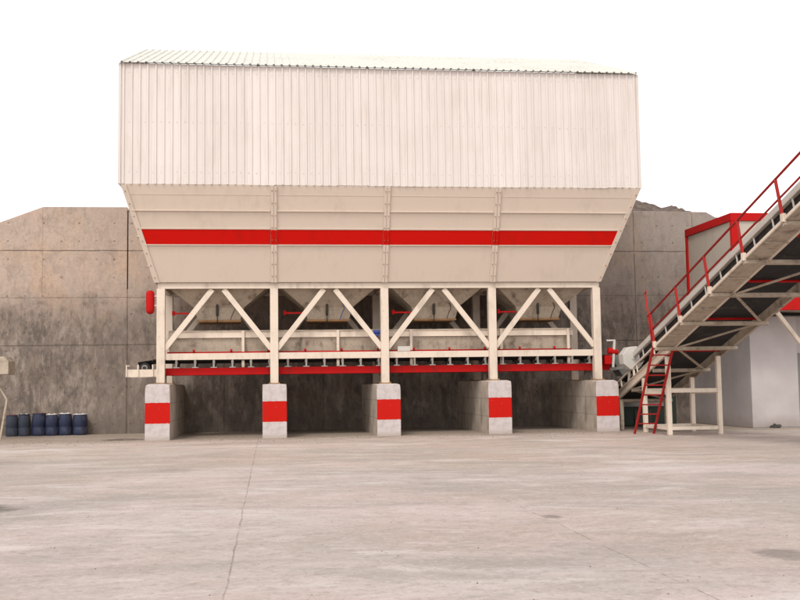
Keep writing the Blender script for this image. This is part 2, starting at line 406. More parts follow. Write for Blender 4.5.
# earth backfill behind the wall (the loader ramp)
mb = MB(); N = 60
vs = []; fs = []
def topz(x):
    for (xa, za), (xb, zb) in zip([(-60,2.6),(-20,2.7),(-6.55,7.9),(18.4,7.85),(28,3.9)], [(-20,2.7),(-6.55,7.9),(18.4,7.85),(28,3.9),(60,2.7)]):
        if xa <= x <= xb: return za + (zb-za)*(x-xa)/(xb-xa)
    return 2.6
for i in range(N+1):
    x = -60 + 120*i/N
    for y, k in ((6.06, 1), (14, 1), (26, .95), (60, .4), (90, 0)):
        vs.append((x, y, topz(x)*k - .02))
for i in range(N):
    for k in range(4): a = i*5+k; fs.append((a, a+5, a+6, a+1))
mb.add(vs, fs)
tag(mb.build('terrain', M['soil']), 'earth ramp behind the retaining wall', 'terrain', kind='structure')

# heap of soil peeping above the wall at the right
mb = MB(); vs = []; fs = []; nx, ny = 150, 26
from mathutils import noise as mn
def heap_h(x, y):
    c = 0
    for hx, hy, hr, hh in ((15.9, 8.5, 3.2, 1.50), (17.3, 8.4, 1.7, 1.02), (18.1, 8.4, 1.9, 1.06), (16.8, 8.3, 1.5, .92), (19.0, 8.6, 1.8, .70), (14.0, 9, 3, 1.3)):
        d = math.hypot(x-hx, (y-hy)*.8)/hr; c = max(c, hh*max(0, 1-d))
    nz = mn.fractal(Vector((x*2.2, y*2.2, 0)), .9, 2.1, 5)
    return (c*.97 + (nz*.13 + .05 if c > 0.04 else 0))*min(1, max(0, (y-6.1)/1.3)) - .1*(y < 6.2)
for i in range(nx+1):
    for j in range(ny+1):
        x = 10.5 + 11*i/nx; y = 6.08 + 4.9*j/ny
        vs.append((x, y, 7.84 + heap_h(x, y)))
for i in range(nx):
    for j in range(ny): a = i*(ny+1)+j; fs.append((a, a+ny+1, a+ny+2, a+1))
mb.add(vs, fs)
tag(mb.build('soil_heap', M['soil'], smooth=True), 'lumpy brown heap of soil showing over the top of the concrete wall', 'soil heap')

# ================================================================== PIERS
PH = [1.735, 1.686, 1.65, 1.71, 1.67]
pl_ = ['leftmost banded concrete pier, under the end with the small belt tail sticking out',
       'red and white banded concrete pier, second from the left, showing no side face',
       'middle one of the five red and white banded concrete piers',
       'red and white banded concrete pier, fourth from the left',
       'rightmost banded concrete pier, beside the red ladder, its top corner rounded off']
for i, x in enumerate(XS):
    bm = bmesh.new(); bmesh.ops.create_cube(bm, size=1)
    for v in bm.verts:
        v.co = Vector((v.co.x*.76, (v.co.y+.5)*5.6, (v.co.z+.5)*(PH[i]+.2)-.2))
    for ax, cuts in (('x', 5), ('y', 26), ('z', 10)):
        lo = min(getattr(v.co, ax) for v in bm.verts); hi = max(getattr(v.co, ax) for v in bm.verts)
        for k in range(1, cuts):
            co = Vector((0,0,0)); no = Vector((0,0,0)); setattr(co, ax, lo+(hi-lo)*k/cuts); setattr(no, ax, 1)
            bmesh.ops.bisect_plane(bm, geom=bm.verts[:]+bm.edges[:]+bm.faces[:], plane_co=co, plane_no=no)
    for v in bm.verts:
        p_ = v.co + Vector((i*9.1, 0, 0)); nz = mn.noise(p_*2.3); n2 = mn.noise(p_*6+Vector((5,5,5)))
        ex = abs(abs(v.co.x)-.38) < .01; ez = v.co.z > PH[i]-.01; ey = v.co.y < .001
        if ex: v.co.x += .006*nz
        if ey: v.co.y = 0
        if ex and ez: v.co.x *= 1-.03*abs(n2); v.co.z -= .03*abs(n2)
        if ex and ez and v.co.y < .3: v.co.z -= .02 + .03*abs(nz); v.co.x *= .97
        if i == 4 and ez and v.co.x > .3 and v.co.y < .5: v.co.z -= .03; v.co.x -= .015
        if i == 0 and ez and v.co.x < -.3 and v.co.y < .5: v.co.z -= .02; v.co.x += .01
    me = bpy.data.meshes.new('concrete_pier'); bm.to_mesh(me); bm.free(); me.materials.append(M['pier'])
    o = bpy.data.objects.new('concrete_pier', me); COL.objects.link(o); o.location = (x, 0, 0)
    b_ = o.modifiers.new('bevel', 'BEVEL'); b_.width = .018; b_.segments = 2; b_.limit_method = 'ANGLE'; b_.angle_limit = R(40)
    tag(o, pl_[i], 'pier', 'banded concrete piers under the bins')

# ================================================================== AGGREGATE BINS
SL = .4135
def fy(z): return .89 - (z-4.78)*SL           # sloping front face of the hoppers
ZB, ZT = 4.98, 7.93
def xl(z): return -2.03 - (z-4.78)*.308
def xr(z): return 12.50 + (z-4.78)*.359
bins = thing('aggregate_bin', 'huge cream aggregate bin with corrugated shed on top and red stripe along its hoppers', 'storage bin', (5.3, 2.4, 1.6))

# hopper body: shell
mb = MB()
YB = 5.45
mb.add([(xl(ZB), fy(ZB), ZB), (xr(ZB), fy(ZB), ZB), (xr(ZT), fy(ZT), ZT), (xl(ZT), fy(ZT), ZT),
        (xl(ZB), 3.9, ZB), (xr(ZB), 3.9, ZB), (xr(ZT), YB, ZT), (xl(ZT), YB, ZT)],
       [(0,1,2,3), (1,5,6,2), (5,4,7,6), (4,0,3,7)])
body = mb.build('hopper_body', M['cream_hopper'], bins, solid=.02)
# horizontal plate lips on the front
nrm = Vector((0, -math.cos(math.atan(SL)), -math.sin(math.atan(SL))))      # outward normal of the front face
alo = Vector((0, -SL, 1)).normalized()
def fp(x, z, out=0): return Vector((x, fy(z), z)) + nrm*out
mb = MB()
segs = []
for a, b in zip([None]+XS[1:4], XS[1:4]+[None]): segs.append((a, b))
for z, h_, o_ in ((7.16, .035, .05), (6.625, .05, .035), (6.13, .03, .045)):
    for a, b in segs:
        x0 = xl(z)+.05 if a is None else a+.11; x1 = xr(z)-.05 if b is None else b-.11
        mb.bar(fp(x0, z, .012+o_/2), fp(x1, z, .012+o_/2), o_, h_, up=alo)
mb.bar(fp(xl(7.63)+.06, 7.63, .013), fp(xr(7.63)-.06, 7.63, .013), .008, .02, up=alo)
mb.split('plate_lip', M['cream_hopper'], bins, bevel=.004)
# red stripe: plates between the ribs, and a shorter piece over each rib
mb = MB()
for a, b in segs:
    z0, z1 = 6.15, 6.595
    def e(z, a=a, b=b): return (xl(z)+.10 if a is None else a+.105, xr(z)-.09 if b is None else b-.105)
    (p0, p1), (q0, q1) = e(z0), e(z1)
    vs = [fp(p0, z0, .014), fp(p1, z0, .014), fp(q1, z1, .014), fp(q0, z1, .014)]
    vs += [v + nrm*.016 for v in vs]
    mb.add(vs, [(0,1,2,3), (4,5,6,7), (0,1,5,4), (1,2,6,5), (2,3,7,6), (3,0,4,7)])
mb.split('red_stripe', M['red_belt'], bins, bevel=.004)
# vertical ribs made of two angles bolted back to back
for x in XS[1:4]:
    xb = x - .05*(x-5.3)/3.6*0
    mb = MB(); mr = MB()
    for (z0, z1, tgt) in ((ZB, 6.15, mb), (6.15, 6.595, mr), (6.595, ZT-.02, mb)):
        for s in (-1, 1):
            tgt.bar(fp(xb+s*.056, z0, .03), fp(xb+s*.056, z1, .03), .088, .05, up=(1,0,0)) if False else None
            c = xb+s*.049
            vs = [fp(c-.045, z0, .01), fp(c+.045, z0, .01), fp(c+.045, z1, .01), fp(c-.045, z1, .01)]
            vs += [v + nrm*(.045 if s < 0 else .055) for v in vs]
            tgt.add(vs, [(0,1,2,3), (4,5,6,7), (0,1,5,4), (1,2,6,5), (2,3,7,6), (3,0,4,7)])
    rib = mb.build('rib', M['cream_hopper'], bins, bevel=.004)
    subs(mr, 'red_rib_section', M['red_belt'], rib, bevel=.004)
    bo = MB()
    z = ZB+.2
    while z < ZT-.1:
        for s in (-1, 1): bo.cyl(fp(xb+s*.055, z, .045), fp(xb+s*.055, z, .085), .016, 6)
        z += .37
    subs(bo, 'bolt', M['rust'], rib)
# corner flanges down the raking edges of the front
for s, fx in ((-1, xl), (1, xr)):
    mb = MB(); bo = MB()
    for z0, z1 in ((ZB, ZT-.02),):
        vs = []
        for z in (z0, z1):
            xe = fx(z)
            vs.append([fp(xe-s*.15, z, .012), fp(xe+s*.015, z, .012), fp(xe+s*.015, z, .05), fp(xe-s*.15, z, .05)])
        vv = vs[0]+vs[1]
        mb.add(vv, [(0,1,2,3), (4,5,6,7), (0,1,5,4), (1,2,6,5), (2,3,7,6), (3,0,4,7)])
    z = ZB+.15
    while z < ZT-.05:
        bo.cyl(fp(fx(z)-s*.06, z, .05), fp(fx(z)-s*.06, z, .072), .018, 6); z += .37
    fl = mb.build('corner_flange', M['cream_hopper'], bins, bevel=.004)
    subs(bo, 'bolt', M['rust'], fl)
# side stiffeners on the sloped ends
mb = MB()
for s, fx in ((-1, xl), (1, xr)):
    for z in (5.5, 6.4, 7.2):
        mb.bar((fx(z)+s*.04, fy(z)+.1, z), (fx(z)+s*.04, 3.9+(z-ZB)*.49-.1, z), .06, .05)
mb.split('side_stiffener', M['cream_hopper'], bins)

# bottom ring beam and front tie
mb = MB()
mb.bar((XS[0]-.10, .985, 4.88), (XS[4]+.10, .985, 4.88), .16, .20)
mb.bar((XS[0]-.10, 3.80, 4.88), (XS[4]+.10, 3.80, 4.88), .16, .20)
for x in XS: mb.bar((x, 1.066, 4.89), (x, 3.719, 4.89), .14, .16)
mb.split('ring_beam', M['cream'], bins, bevel=.006)
# columns (front row and back row)
for row, yc in (('f', 1.02), ('b', 3.80)):
    for i, x in enumerate(XS):
        mb = MB()
        mb.box(x-.13, x+.13, yc-.13, yc+.13, PH[i]+.03, 4.78)
        c = mb.build('column', M['cream'], bins, bevel=.012)
        bp = MB(); bp.box(x-.19, x+.19, yc-.19, yc+.19, PH[i]-.01, PH[i]+.03)
        for a in (-1, 1):
            for b in (-1, 1): bp.cyl((x+a*.155, yc+b*.155, PH[i]+.03), (x+a*.155, yc+b*.155, PH[i]+.07), .015, 6)
        sub(bp, 'base_plate', M['rust'], c)
# knee braces
def slope_brace(x0, z0, x1, z1, yc, parent, w_=.17):
    mb = MB(); mb.bar((x0, yc, z0), (x1, yc, z1), .10, w_, up=(0,1,0) if False else (0,0,1)); return mb.build('knee_brace', M['cream'], parent, bevel=.006)
for i, x in enumerate(XS):
    for s in (-1, 1):
        if (i == 0 and s < 0) or (i == 4 and s > 0): continue
        slope_brace(x+s*.10, 2.83, x+s*1.62, 4.76, 1.02, bins)
        slope_brace(x+s*.10, 2.83, x+s*1.62, 4.76, 3.80, bins)
# white tie beam between columns, z 2.5..2.7
mb = MB()
for a, b in zip(XS[:-1], XS[1:]): mb.bar((a+.131, 1.03, 2.60), (b-.131, 1.03, 2.60), .10, .21)
for a, b in zip(XS[:-1], XS[1:]): mb.bar((a+.131, 3.80, 2.60), (b-.131, 3.80, 2.60), .10, .16)
mb.split('tie_beam', M['cream'], bins, bevel=.006)
# discharge funnels with rusty clamshell gates
for a, b in zip(XS[:-1], XS[1:]):
    c = (a+b)/2; hw = (b-a)/2-.10
    mb = MB()
    def ring(h_, y0, y1, z): return [(c-h_, y0, z), (c+h_, y0, z), (c+h_, y1, z), (c-h_, y1, z)]
    st = ring(hw, 1.09, 3.70, 4.96) + ring(.80, 1.72, 3.05, 4.22) + ring(.68, 1.80, 2.95, 3.80)
    fs = []
    for k in (0, 4):
        for q in range(4): fs.append((k+q, k+(q+1) % 4, k+4+(q+1) % 4, k+4+q))
    mb.add(st, fs)
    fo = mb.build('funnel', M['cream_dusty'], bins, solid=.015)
    gm = MB(); gm.bar((c-.72, 1.76, 3.79), (c+.72, 1.76, 3.79), .05, .06); gm.bar((c-.72, 3.0, 3.79), (c+.72, 3.0, 3.79), .05, .06)
    gm.box(c-.66, c+.66, 1.83, 2.93, 3.74, 3.77)
    sub(gm, 'gate', M['rust'], fo)
    gm = MB(); gm.cyl((c-.05, 1.66, 3.95), (c-.05, 1.66, 4.42), .045, 10); gm.cyl((c-.05, 1.66, 3.72), (c-.05, 1.66, 3.95), .018, 8)
    gm.bar((c-.18, 1.68, 4.40), (c+.08, 1.68, 4.40), .06, .05)
    sub(gm, 'air_cylinder', M['dark'], fo, smooth=True)
    gm = MB(); gm.bar((c-1.45, 1.5, 4.02), (c-.85, 1.5, 4.02), .05, .05); gm.cyl((c-1.45, 1.5, 3.96), (c-1.45, 1.5, 4.10), .05, 10)
    sub(gm, 'limit_switch_arm', M['red'], fo)
    gm = MB(); pts = [Vector((c+.35+.12*math.sin(k*.6)+.02*k, 1.62, 4.45-.085*k + .03*math.sin(k*1.7))) for k in range(9)]
    gm.tube(pts, .013, 6); sub(gm, 'air_hose', M['rubber'] if c < 3 or c > 6 else M['bluepaint'], fo)

# corrugated shed --------------------------------------------------
SX0, SX1, SY0, SY1, SZ0, SZ1 = -3.06, 13.63, -.42, 6.1, 7.92, 11.70
PER = .2455
def corr(x0, x1, d=.040):
    """x, offset pairs of a trapezoid sheet"""
    out = []; n_ = int(round((x1-x0)/PER)); per = (x1-x0)/n_
    for i in range(n_):
        b = x0 + i*per
        out += [(b, 0), (b+per*.34, 0), (b+per*.42, d), (b+per*.60, d), (b+per*.68, 0)]
    out.append((x1, 0)); return out
cs = corr(SX0, SX1)
mb = MB(); nz_ = 7; vs = []; fs = []
for k in range(nz_):
    t = k/(nz_-1)
    for (x, d) in cs:
        sheet = math.floor((x-SX0+.13)/.982)
        rr = random.Random(sheet*7+3)
        zb = SZ0 + rr.uniform(-.012, .012)
        z = zb + (SZ1+.03-zb)*t
        wv = .02*mn.noise(Vector((x*.6, z*.9, 3))) + .008*mn.noise(Vector((x*2.5, z*2.2, 9)))
        vs.append((x, SY0 - d + wv, z))
nn = len(cs)
for k in range(nz_-1):
    for i in range(nn-1): fs.append((k*nn+i, k*nn+i+1, (k+1)*nn+i+1, (k+1)*nn+i))
mb.add(vs, fs)
shed = mb.build('front_cladding', M['cladding'], bins, solid=.006)
sc_ = MB()
per = (SX1-SX0)/int(round((SX1-SX0)/PER))
for z in (8.30, 9.88, 11.45):
    for i in range(int(round((SX1-SX0)/PER))):
        if random.random() < .12: continue
        x = SX0 + (i+.17)*per; zz = z + random.uniform(-.02, .02)
        sc_.cyl((x, SY0+.006, zz), (x, SY0-.010, zz), .010, 6)
tag(sub(sc_, 'screws', M['steel'], shed), kind='stuff')
def roofz(y): return 11.73 + (y+.5)*.375
for s, X in ((-1, SX0), (1, SX1)):
    mb = MB(); vs = []; fs = []
    cy_ = corr(SY0, SY1)
    for (y, d) in cy_:
        vs.append((X+s*d*.8, y, SZ0)); vs.append((X+s*d*.8, y, roofz(y)-.03))
    for i in range(len(cy_)-1): fs.append((2*i, 2*i+2, 2*i+3, 2*i+1))
    mb.add(vs, fs); mb.build('side_cladding', M['cladding'], bins, solid=.006)
    mb = MB(); mb.box(X-.035 if s < 0 else X-.045, X+.045 if s < 0 else X+.035, SY0-.045, SY0+.05, SZ0-.005, SZ1)
    mb.build('corner_trim', M['cladding'], bins, bevel=.004)
# roof sheets
mb = MB(); cr = corr(SX0-.05, SX1+.05, .04); vs = []; fs = []
ys_ = [-.55, 1.2, 3.0, 4.6, 6.2]
for y in ys_:
    for (x, d) in cr: vs.append((x, y, roofz(y)+.02 + d + .006*mn.noise(Vector((x*.8, y, 1)))))
nn = len(cr)
for k in range(len(ys_)-1):
    for i in range(nn-1): fs.append((k*nn+i, k*nn+i+1, (k+1)*nn+i+1, (k+1)*nn+i))
mb.add(vs, fs); roof = mb.build('roof', M['roof_sheet'], bins, solid=.008)
mb = MB()
mb.bar((SX0, SY0+.05, SZ1-.02), (SX1, SY0+.05, SZ1-.02), .05, .09)          # eave purlin
for y in (1.2, 3.0, 4.6, 6.05): mb.bar((SX0+.05, y, roofz(y)-.06), (SX1-.05, y, roofz(y)-.06), .06, .12)
subs(mb, 'purlin', M['eave_dark'], roof)
mb = MB()
for i in range(int(round((SX1-SX0+.1)/PER))):                                 # foam closers under each corrugation at the eave
    p_ = (SX1-SX0+.1)/int(round((SX1-SX0+.1)/PER)); x = SX0-.05+i*p_
    mb.box(x+p_*.37, x+p_*.65, -.545, -.52, roofz(-.53)+.012, roofz(-.53)+.046)
subs(mb, 'eave_closer', M['eave_dark'], roof)
for i in range(5):
    mb = MB(); x = SX0+.1+(SX1-SX0-.2)*i/4; mb.bar((x, 5.95, ZT), (x, 5.95, roofz(5.95)-.12), .12, .12); mb.build('rear_post', M['cream'], bins)
mb = MB(); mb.bar((SX0, 5.95, 8.25), (SX1, 5.95, 8.25), .3, .1); mb.build('rear_sill', M['cream'], bins)

# red air tank hung at the left end
t = thing('air_tank', 'small red cylindrical air tank hanging beside the leftmost column', 'air tank', (-2.25, 1.0, 4.0))
mb = MB(); mb.lathe([(.02, -.02), (.08, 0), (.125, .05), (.135, .12), (.135, .62), (.12, .70), (.05, .74)], (-2.25, 1.0, 3.99), 20)
mb.build('tank_body', M['red'], t, smooth=True)
mb = MB(); mb.bar((-2.25, 1.0, 4.25), (-2.02, 1.0, 4.25), .04, .04); mb.bar((-2.25, 1.0, 4.55), (-2.02, 1.0, 4.55), .04, .04)
mb.build('bracket', M['cream'], t)
# red pipe behind the last column
mb = MB(); mb.tube([(12.63, 1.25, 4.6), (12.63, 1.25, 2.55), (12.63, 1.6, 2.4)], .035, 10)
tag(mb.build('air_pipe', M['red'], origin=(12.63, 1.25, 2.4)), 'thin red vertical pipe along the rightmost column', 'pipe')

# ================================================================== COLLECTING BELT (horizontal)
cv = thing('belt_conveyor', 'level belt conveyor on a red beam running under the four bins', 'conveyor', (5.3, 1.8, 1.9))
CX0, CX1 = -3.03, 13.25
for y in (1.30, 2.36):
    mb = MB(); mb.chan((-1.98, y, 2.125), (13.0, y, 2.125), .23, .07, side=1 if y > 2 else -1); mb.build('side_beam', M['red'], cv, bevel=.004)
mb = MB(); k = 0; x = -1.45
while x < 12.4:
    for y in (1.31, 2.35):
        mb.next(); mb.box(x-.028, x+.028, y-.03, y+.03, 2.27, 2.50); mb.box(x-.10, x+.10, y-.035, y+.035, 2.242, 2.27)
    x += .597
mb.split('roller_bracket', M['white_cover'], cv, bevel=.003)
mb = MB(); x = -1.45
while x < 12.4:
    mb.next(); mb.cyl((x, 1.62, 2.33), (x, 2.04, 2.33), .05, 10); mb.cyl((x, 1.36, 2.44), (x, 1.61, 2.34), .05, 10); mb.cyl((x, 2.05, 2.34), (x, 2.30, 2.44), .05, 10)
    x += .597
mb.split('idler', M['steel'], cv, smooth=True)
mb = MB()
mb.ext([(-.49, .115), (-.22, 0), (.22, 0), (.49, .115), (.49, .135), (.22, .016), (-.22, .016), (-.49, .135)], (-2.2, 1.83, 2.40), (13.0, 1.83, 2.40))
mb.box(-2.1, 12.9, 1.40, 2.26, 2.035, 2.05)
mb.ext([(-.45, .1), (-.22, 0), (.22, 0), (.45, .1), (.45, .12), (.22, .016), (-.22, .016), (-.45, .12)], (-2.66, 1.83, 2.33), (-2.2, 1.83, 2.40))
mb.build('belt', M['rubber'], cv)
# tail frame and drum sticking out at the left
mb = MB()
for y in (1.18, 2.45): mb.chan((CX0, y, 2.09), (-1.98, y, 2.09), .24, .05, side=-1 if y < 2 else 1)
for x in (-3.0, -2.64, -2.18): mb.box(x-.02, x+.02, 1.13, 1.175, 1.98, 2.36)
mb.bar((-3.0, 1.18, 2.33), (-2.9, 1.18, 2.33), .03, .03)
mb.build('tail_frame', M['cream'], cv, bevel=.003)
mb = MB(); mb.cyl((-2.45, 1.30, 2.26), (-2.45, 2.34, 2.26), .17, 20); mb.cyl((-2.45, 1.20, 2.26), (-2.45, 1.30, 2.26), .05, 10)
dr = mb.build('tail_drum', M['rubber'], cv, smooth=True)
mb = MB(); mb.lathe([(.09, 0), (.09, .02)], (0, 0, 0), 16); mb = MB(); mb.cyl((-2.45, 1.27, 2.26), (-2.45, 1.298, 2.26), .10, 16)
sub(mb, 'drum_cap', M['steel'], dr)
# feeder skirt
mb = MB()
mb.chan((-1.72, 1.50, 3.325), (11.78, 1.50, 3.325), .22, .05, side=1)
mb.build('skirt_rail', M['cream'], cv, bevel=.004)
mb = MB()
mb.box(-1.70, 11.75, 1.50, 1.80, 3.44, 3.46)
mb.add([(-1.7,1.53,3.21),(11.75,1.53,3.21),(11.75,1.62,2.56),(-1.7,1.62,2.56),(-1.7,1.55,3.21),(11.75,1.55,3.21),(11.75,1.64,2.56),(-1.7,1.64,2.56)],
       [(0,1,2,3),(4,5,6,7),(0,1,5,4),(1,2,6,5),(2,3,7,6),(3,0,4,7)])
mb.add([(-1.7,2.35,3.4),(11.75,2.35,3.4),(11.75,2.05,2.56),(-1.7,2.05,2.56),(-1.7,2.37,3.4),(11.75,2.37,3.4),(11.75,2.07,2.56),(-1.7,2.07,2.56)],
       [(0,1,2,3),(4,5,6,7),(0,1,5,4),(1,2,6,5),(2,3,7,6),(3,0,4,7)])
for x in (-1.7, 11.75): mb.box(x-.01, x+.01, 1.56, 2.3, 2.9, 3.44)
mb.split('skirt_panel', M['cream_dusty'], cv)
for x in (.68, 3.78, 6.22, 9.28, 11.60):
    mb = MB(); mb.box(x-.045, x+.045, 1.40, 1.495, 2.25, 3.44); mb.build('skirt_post', M['cream'], cv, bevel=.003)
mb = MB(); mb.cyl((-1.75, 1.42, 2.735), (11.7, 1.42, 2.735), .032, 10)
x = -.9
while x < 11.7:
    mb.cyl((x, 1.38, 2.74), (x, 1.38, 2.84), .035, 8); x += 1.2
mb.build('red_rod', M['red'], cv, smooth=True)
mb = MB(); mb.box(5.72, 6.13, 1.0, 1.06, 2.715, 2.87); mb.build('junction_box', M['white_cover'], cv, bevel=.006)
mb = MB(); mb.cyl((4.95, 1.35, 3.36), (5.2, 1.35, 3.36), .07, 12); mb.box(5.0, 5.12, 1.28, 1.48, 3.22, 3.3); mb.build('vibrator', M['bluepaint'], cv)
# supports of the collecting belt on the pier tops
for i, x in enumerate(XS):
    mb = MB(); mb.box(x-.05, x+.05, 1.24, 1.30, PH[i], 2.01); mb.box(x-.05, x+.05, 2.38, 2.44, PH[i], 2.01); mb.bar((x, 1.3, 1.96), (x, 2.38, 1.96), .06, .06)
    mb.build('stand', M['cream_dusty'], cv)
# head end: drum, motor, chute
mb = MB(); mb.cyl((13.0, 1.36, 2.28), (13.0, 2.30, 2.28), .19, 20); mb.build('head_drum', M['rubber'], cv, smooth=True)
mb = MB(); mb.box(12.72, 12.95, .98, 1.22, 2.20, 2.5); mb.cyl((12.83, 1.0, 2.66), (13.12, 1.0, 2.60), .11, 14); mb.cyl((13.12, 1.0, 2.60), (13.18, 1.0, 2.59), .08, 12)
mb.build('motor', M['red'], cv, bevel=.01)
mb = MB(); mb.bar((12.78, .95, 3.0), (13.08, .95, 3.0), .06, .05); mb.bar((13.05, .95, 2.975), (12.98, .95, 2.10), .07, .06, up=(0,1,0)); mb.build('motor_bracket', M['white_cover'], cv)
mb = MB()
mb.add([(13.05,1.45,2.50),(13.45,1.45,2.52),(13.85,1.5,1.92),(13.5,1.5,1.80),(13.05,2.25,2.50),(13.45,2.25,2.52),(13.85,2.2,1.92),(13.5,2.2,1.80)],
       [(0,1,2,3),(4,5,6,7),(0,1,5,4),(1,2,6,5),(2,3,7,6),(3,0,4,7)])
mb.bar((12.95, 1.2, 2.03), (13.75, 1.2, 2.13), .05, .10)
mb.build('discharge_chute', M['steel'], cv, bevel=.01)

# ================================================================== INCLINED CONVEYOR
K = .303
def zw(y): return 2.60 + K*(-3.8-y)
YT, YH = 1.9, -24.0               # tail and head
dirn = Vector((0, -1, K)).normalized(); upn = Vector((0, K, 1)).normalized()
XA, XB, XW = 13.35, 15.05, 12.70
ic = thing('inclined_conveyor', 'long inclined belt conveyor climbing to the right with a walkway and red handrail', 'conveyor', (14.2, -2.4, 0))
def P(x, y, h=0): return Vector((x, y, zw(y))) + upn*h
for x, s in ((XA, 1), (XB, -1)):
    mb = MB(); mb.chan(P(x, YT, .13), P(x, YH, .13), .28, .08, up=upn, side=s)
    if x == XA: mb.bar(P(x-.02, YT, .262), P(x-.02, YH, .262), .10, .02, up=upn)
    mb.build('main_chord', M['cream_dusty'] if x == XB else M['cream'], ic, bevel=.004)
    mb = MB(); mb.bar(P(x, YT-.3, .60), P(x, YH, .60), .06, .05, up=upn)
    y = 1.1
    while y > YH:
        mb.bar(P(x, y, .275), P(x, y, .575), .045, .04, up=(1,0,0)); y -= 1.6
    mb.build('top_chord', M['cream'], ic)
nodes = [-3.8-2.02*k for k in range(10)]
allb = [2.02*1-3.8, 2.02*2-3.8+.0, 2.02*2.6-3.8] + nodes
for y in allb:
    mb = MB(); lo = XW if y <= -3.7 else XA
    mb.bar(P(lo-.02 if lo == XW else lo, y, -.055), P(XB+.14, y, -.055), .11, .09, up=upn); mb.build('cross_member', M['cream_dusty'], ic, bevel=.003)
mb = MB()
for k, (ya, yb) in enumerate(zip(allb[2:3]+[.24, -1.78]+nodes[:-1], [.24, -1.78]+nodes)):
    if ya == yb: continue
    a, b = (XA+.06, XB-.1) if k % 2 else (XB-.1, XA+.06)
    mb.bar(P(a, ya-.07, -.03), P(b, yb+.07, -.03), .07, .035, up=upn)
mb.split('plan_brace', M['cream_dusty'], ic)
mb = MB()
mb.ext([(-.62,.17),(-.28,0),(.28,0),(.62,.17),(.62,.19),(.28,.02),(-.28,.02),(-.62,.19)], P(14.2, YT, .68), P(14.2, YH, .68), up=upn)
mb.bar(P(14.2, YT, .155), P(14.2, YH, .155), 1.42, .018, up=upn)
mb.build('belt', M['rubber'], ic)
mb = MB(); mb.bar(P(XA+.10, -.6, .765), P(XA+.10, YH, .765), .015, .33, up=upn); mb.build('side_skirt', M['rubber'], ic)
mb = MB(); y = 1.0
while y > YH:
    mb.next(); mb.cyl(P(13.90, y, .62), P(14.5, y, .62), .055, 10); mb.cyl(P(13.58, y, .76), P(13.88, y, .63), .055, 10); mb.cyl(P(14.52, y, .63), P(14.82, y, .76), .055, 10); y -= 1.0
mb.split('idler', M['steel'], ic, smooth=True)
mb = MB(); y = -3.2
while y > YH:
    mb.cyl(P(13.48, y, .09), P(14.92, y, .09), .034, 10); y -= 2.6
mb.split('return_roller', M['red'], ic, smooth=True)
# belt cover along the near side and its octagonal end housing
mb = MB(); mb.bar(P(XA+.02, .15, .965), P(XA+.02, YH, .965), .12, .18, up=upn)
cov = mb.build('side_cover', M['white_cover'], ic, bevel=.02)
mb = MB()
oc = Vector((XA, .12, 2.38)); vs = []
for yy in (oc.y-.20, oc.y+.25):
    for i in range(8):
        a = R(22.5+45*i) + .1; vs.append((oc.x+.385*math.cos(a), yy, oc.z+.40*math.sin(a)))
mb.add(vs, [(i, (i+1) % 8, 8+(i+1) % 8, 8+i) for i in range(8)] + [tuple(reversed(range(8))), tuple(range(8, 16))])
mb.cyl((oc.x, oc.y-.24, oc.z), (oc.x, oc.y-.20, oc.z), .06, 12)
sub(mb, 'drive_guard', M['white_cover'], cov, bevel=.02)
mb = MB(); mb.bar((XA, .35, 2.1), (XA, .5, 1.55), .06, .06, up=(1,0,0)); mb.bar((XA, .0, 2.1), (XA, -.1, 1.7), .06, .06, up=(1,0,0)); subs(mb, 'guard_stand', M['cream'], cov)
mb = MB(); y = -1.2; 
while y > YH:
    mb.bar(P(XA, y, .62), P(XA, y, .875), .035, .03, up=(1,0,0)); y -= 1.01
mb.split('cover_bracket', M['white_cover'], ic)
# tail drum
mb = MB(); mb.cyl((13.5, 1.9, zw(1.9)+.40), (14.9, 1.9, zw(1.9)+.40), .20, 20); mb.build('tail_drum', M['rubber'], ic, smooth=True)
# walkway
mb = MB(); mb.bar(P((XW+XA)/2+.015, -3.75, .012), P((XW+XA)/2+.015, YH, .012), XA-XW-.07, .022, up=upn)
wk = mb.build('walkway', M['cream_dusty'], ic)
mb = MB(); mb.bar(P(XW, -3.72, .035), P(XW, YH, .035), .045, .07, up=upn); mb.bar(P(XW, -3.72, .02), P(XA-.04, -3.72, .02), .05, .06, up=upn)
sub(mb, 'edge_angle', M['cream'], wk)
mb = MB(); y = -4.8
while y > YH:
    mb.bar(P(XW+.03, y, -.02), P(XA-.03, y, -.02), .03, .035, up=upn); y -= 2.02
subs(mb, 'stiffener', M['cream_dusty'], wk)
# handrail
gp = MB(); gp.cyl(P(XW, -3.62, .1), P(XW+.0, -3.62, 1.75), .026, 10); gp.tube([P(XW, -3.62, 1.75), P(XW, -3.72, 1.80)], .026, 10)
hr = MB(); hr.cyl(P(XW, -3.55, 1.04), P(XW, YH, 1.04), .030, 10); hr.cyl(P(XW, -3.62, .56), P(XW, YH, .56), .026, 10)
rail = hr.build('handrail', M['red_rail'], ic, smooth=True)
for y in nodes:
    if y < YH: break
    mb = MB(); mb.bar(P(XW-.01, y, .12), P(XW-.01, y, 1.02), .065, .055, up=(1,0,0)); pst = sub(mb, 'post', M['red_rail'], rail, bevel=.004)
sub(gp, 'grab_rail', M['red_rail'], rail, smooth=True)
mb = MB()
for y in nodes:
    mb.box(XW-.06, XW+.02, y-.08, y+.06, zw(y)-.02, zw(y)+.17)
subs(mb, 'post_socket', M['cream'], rail, bevel=.01)
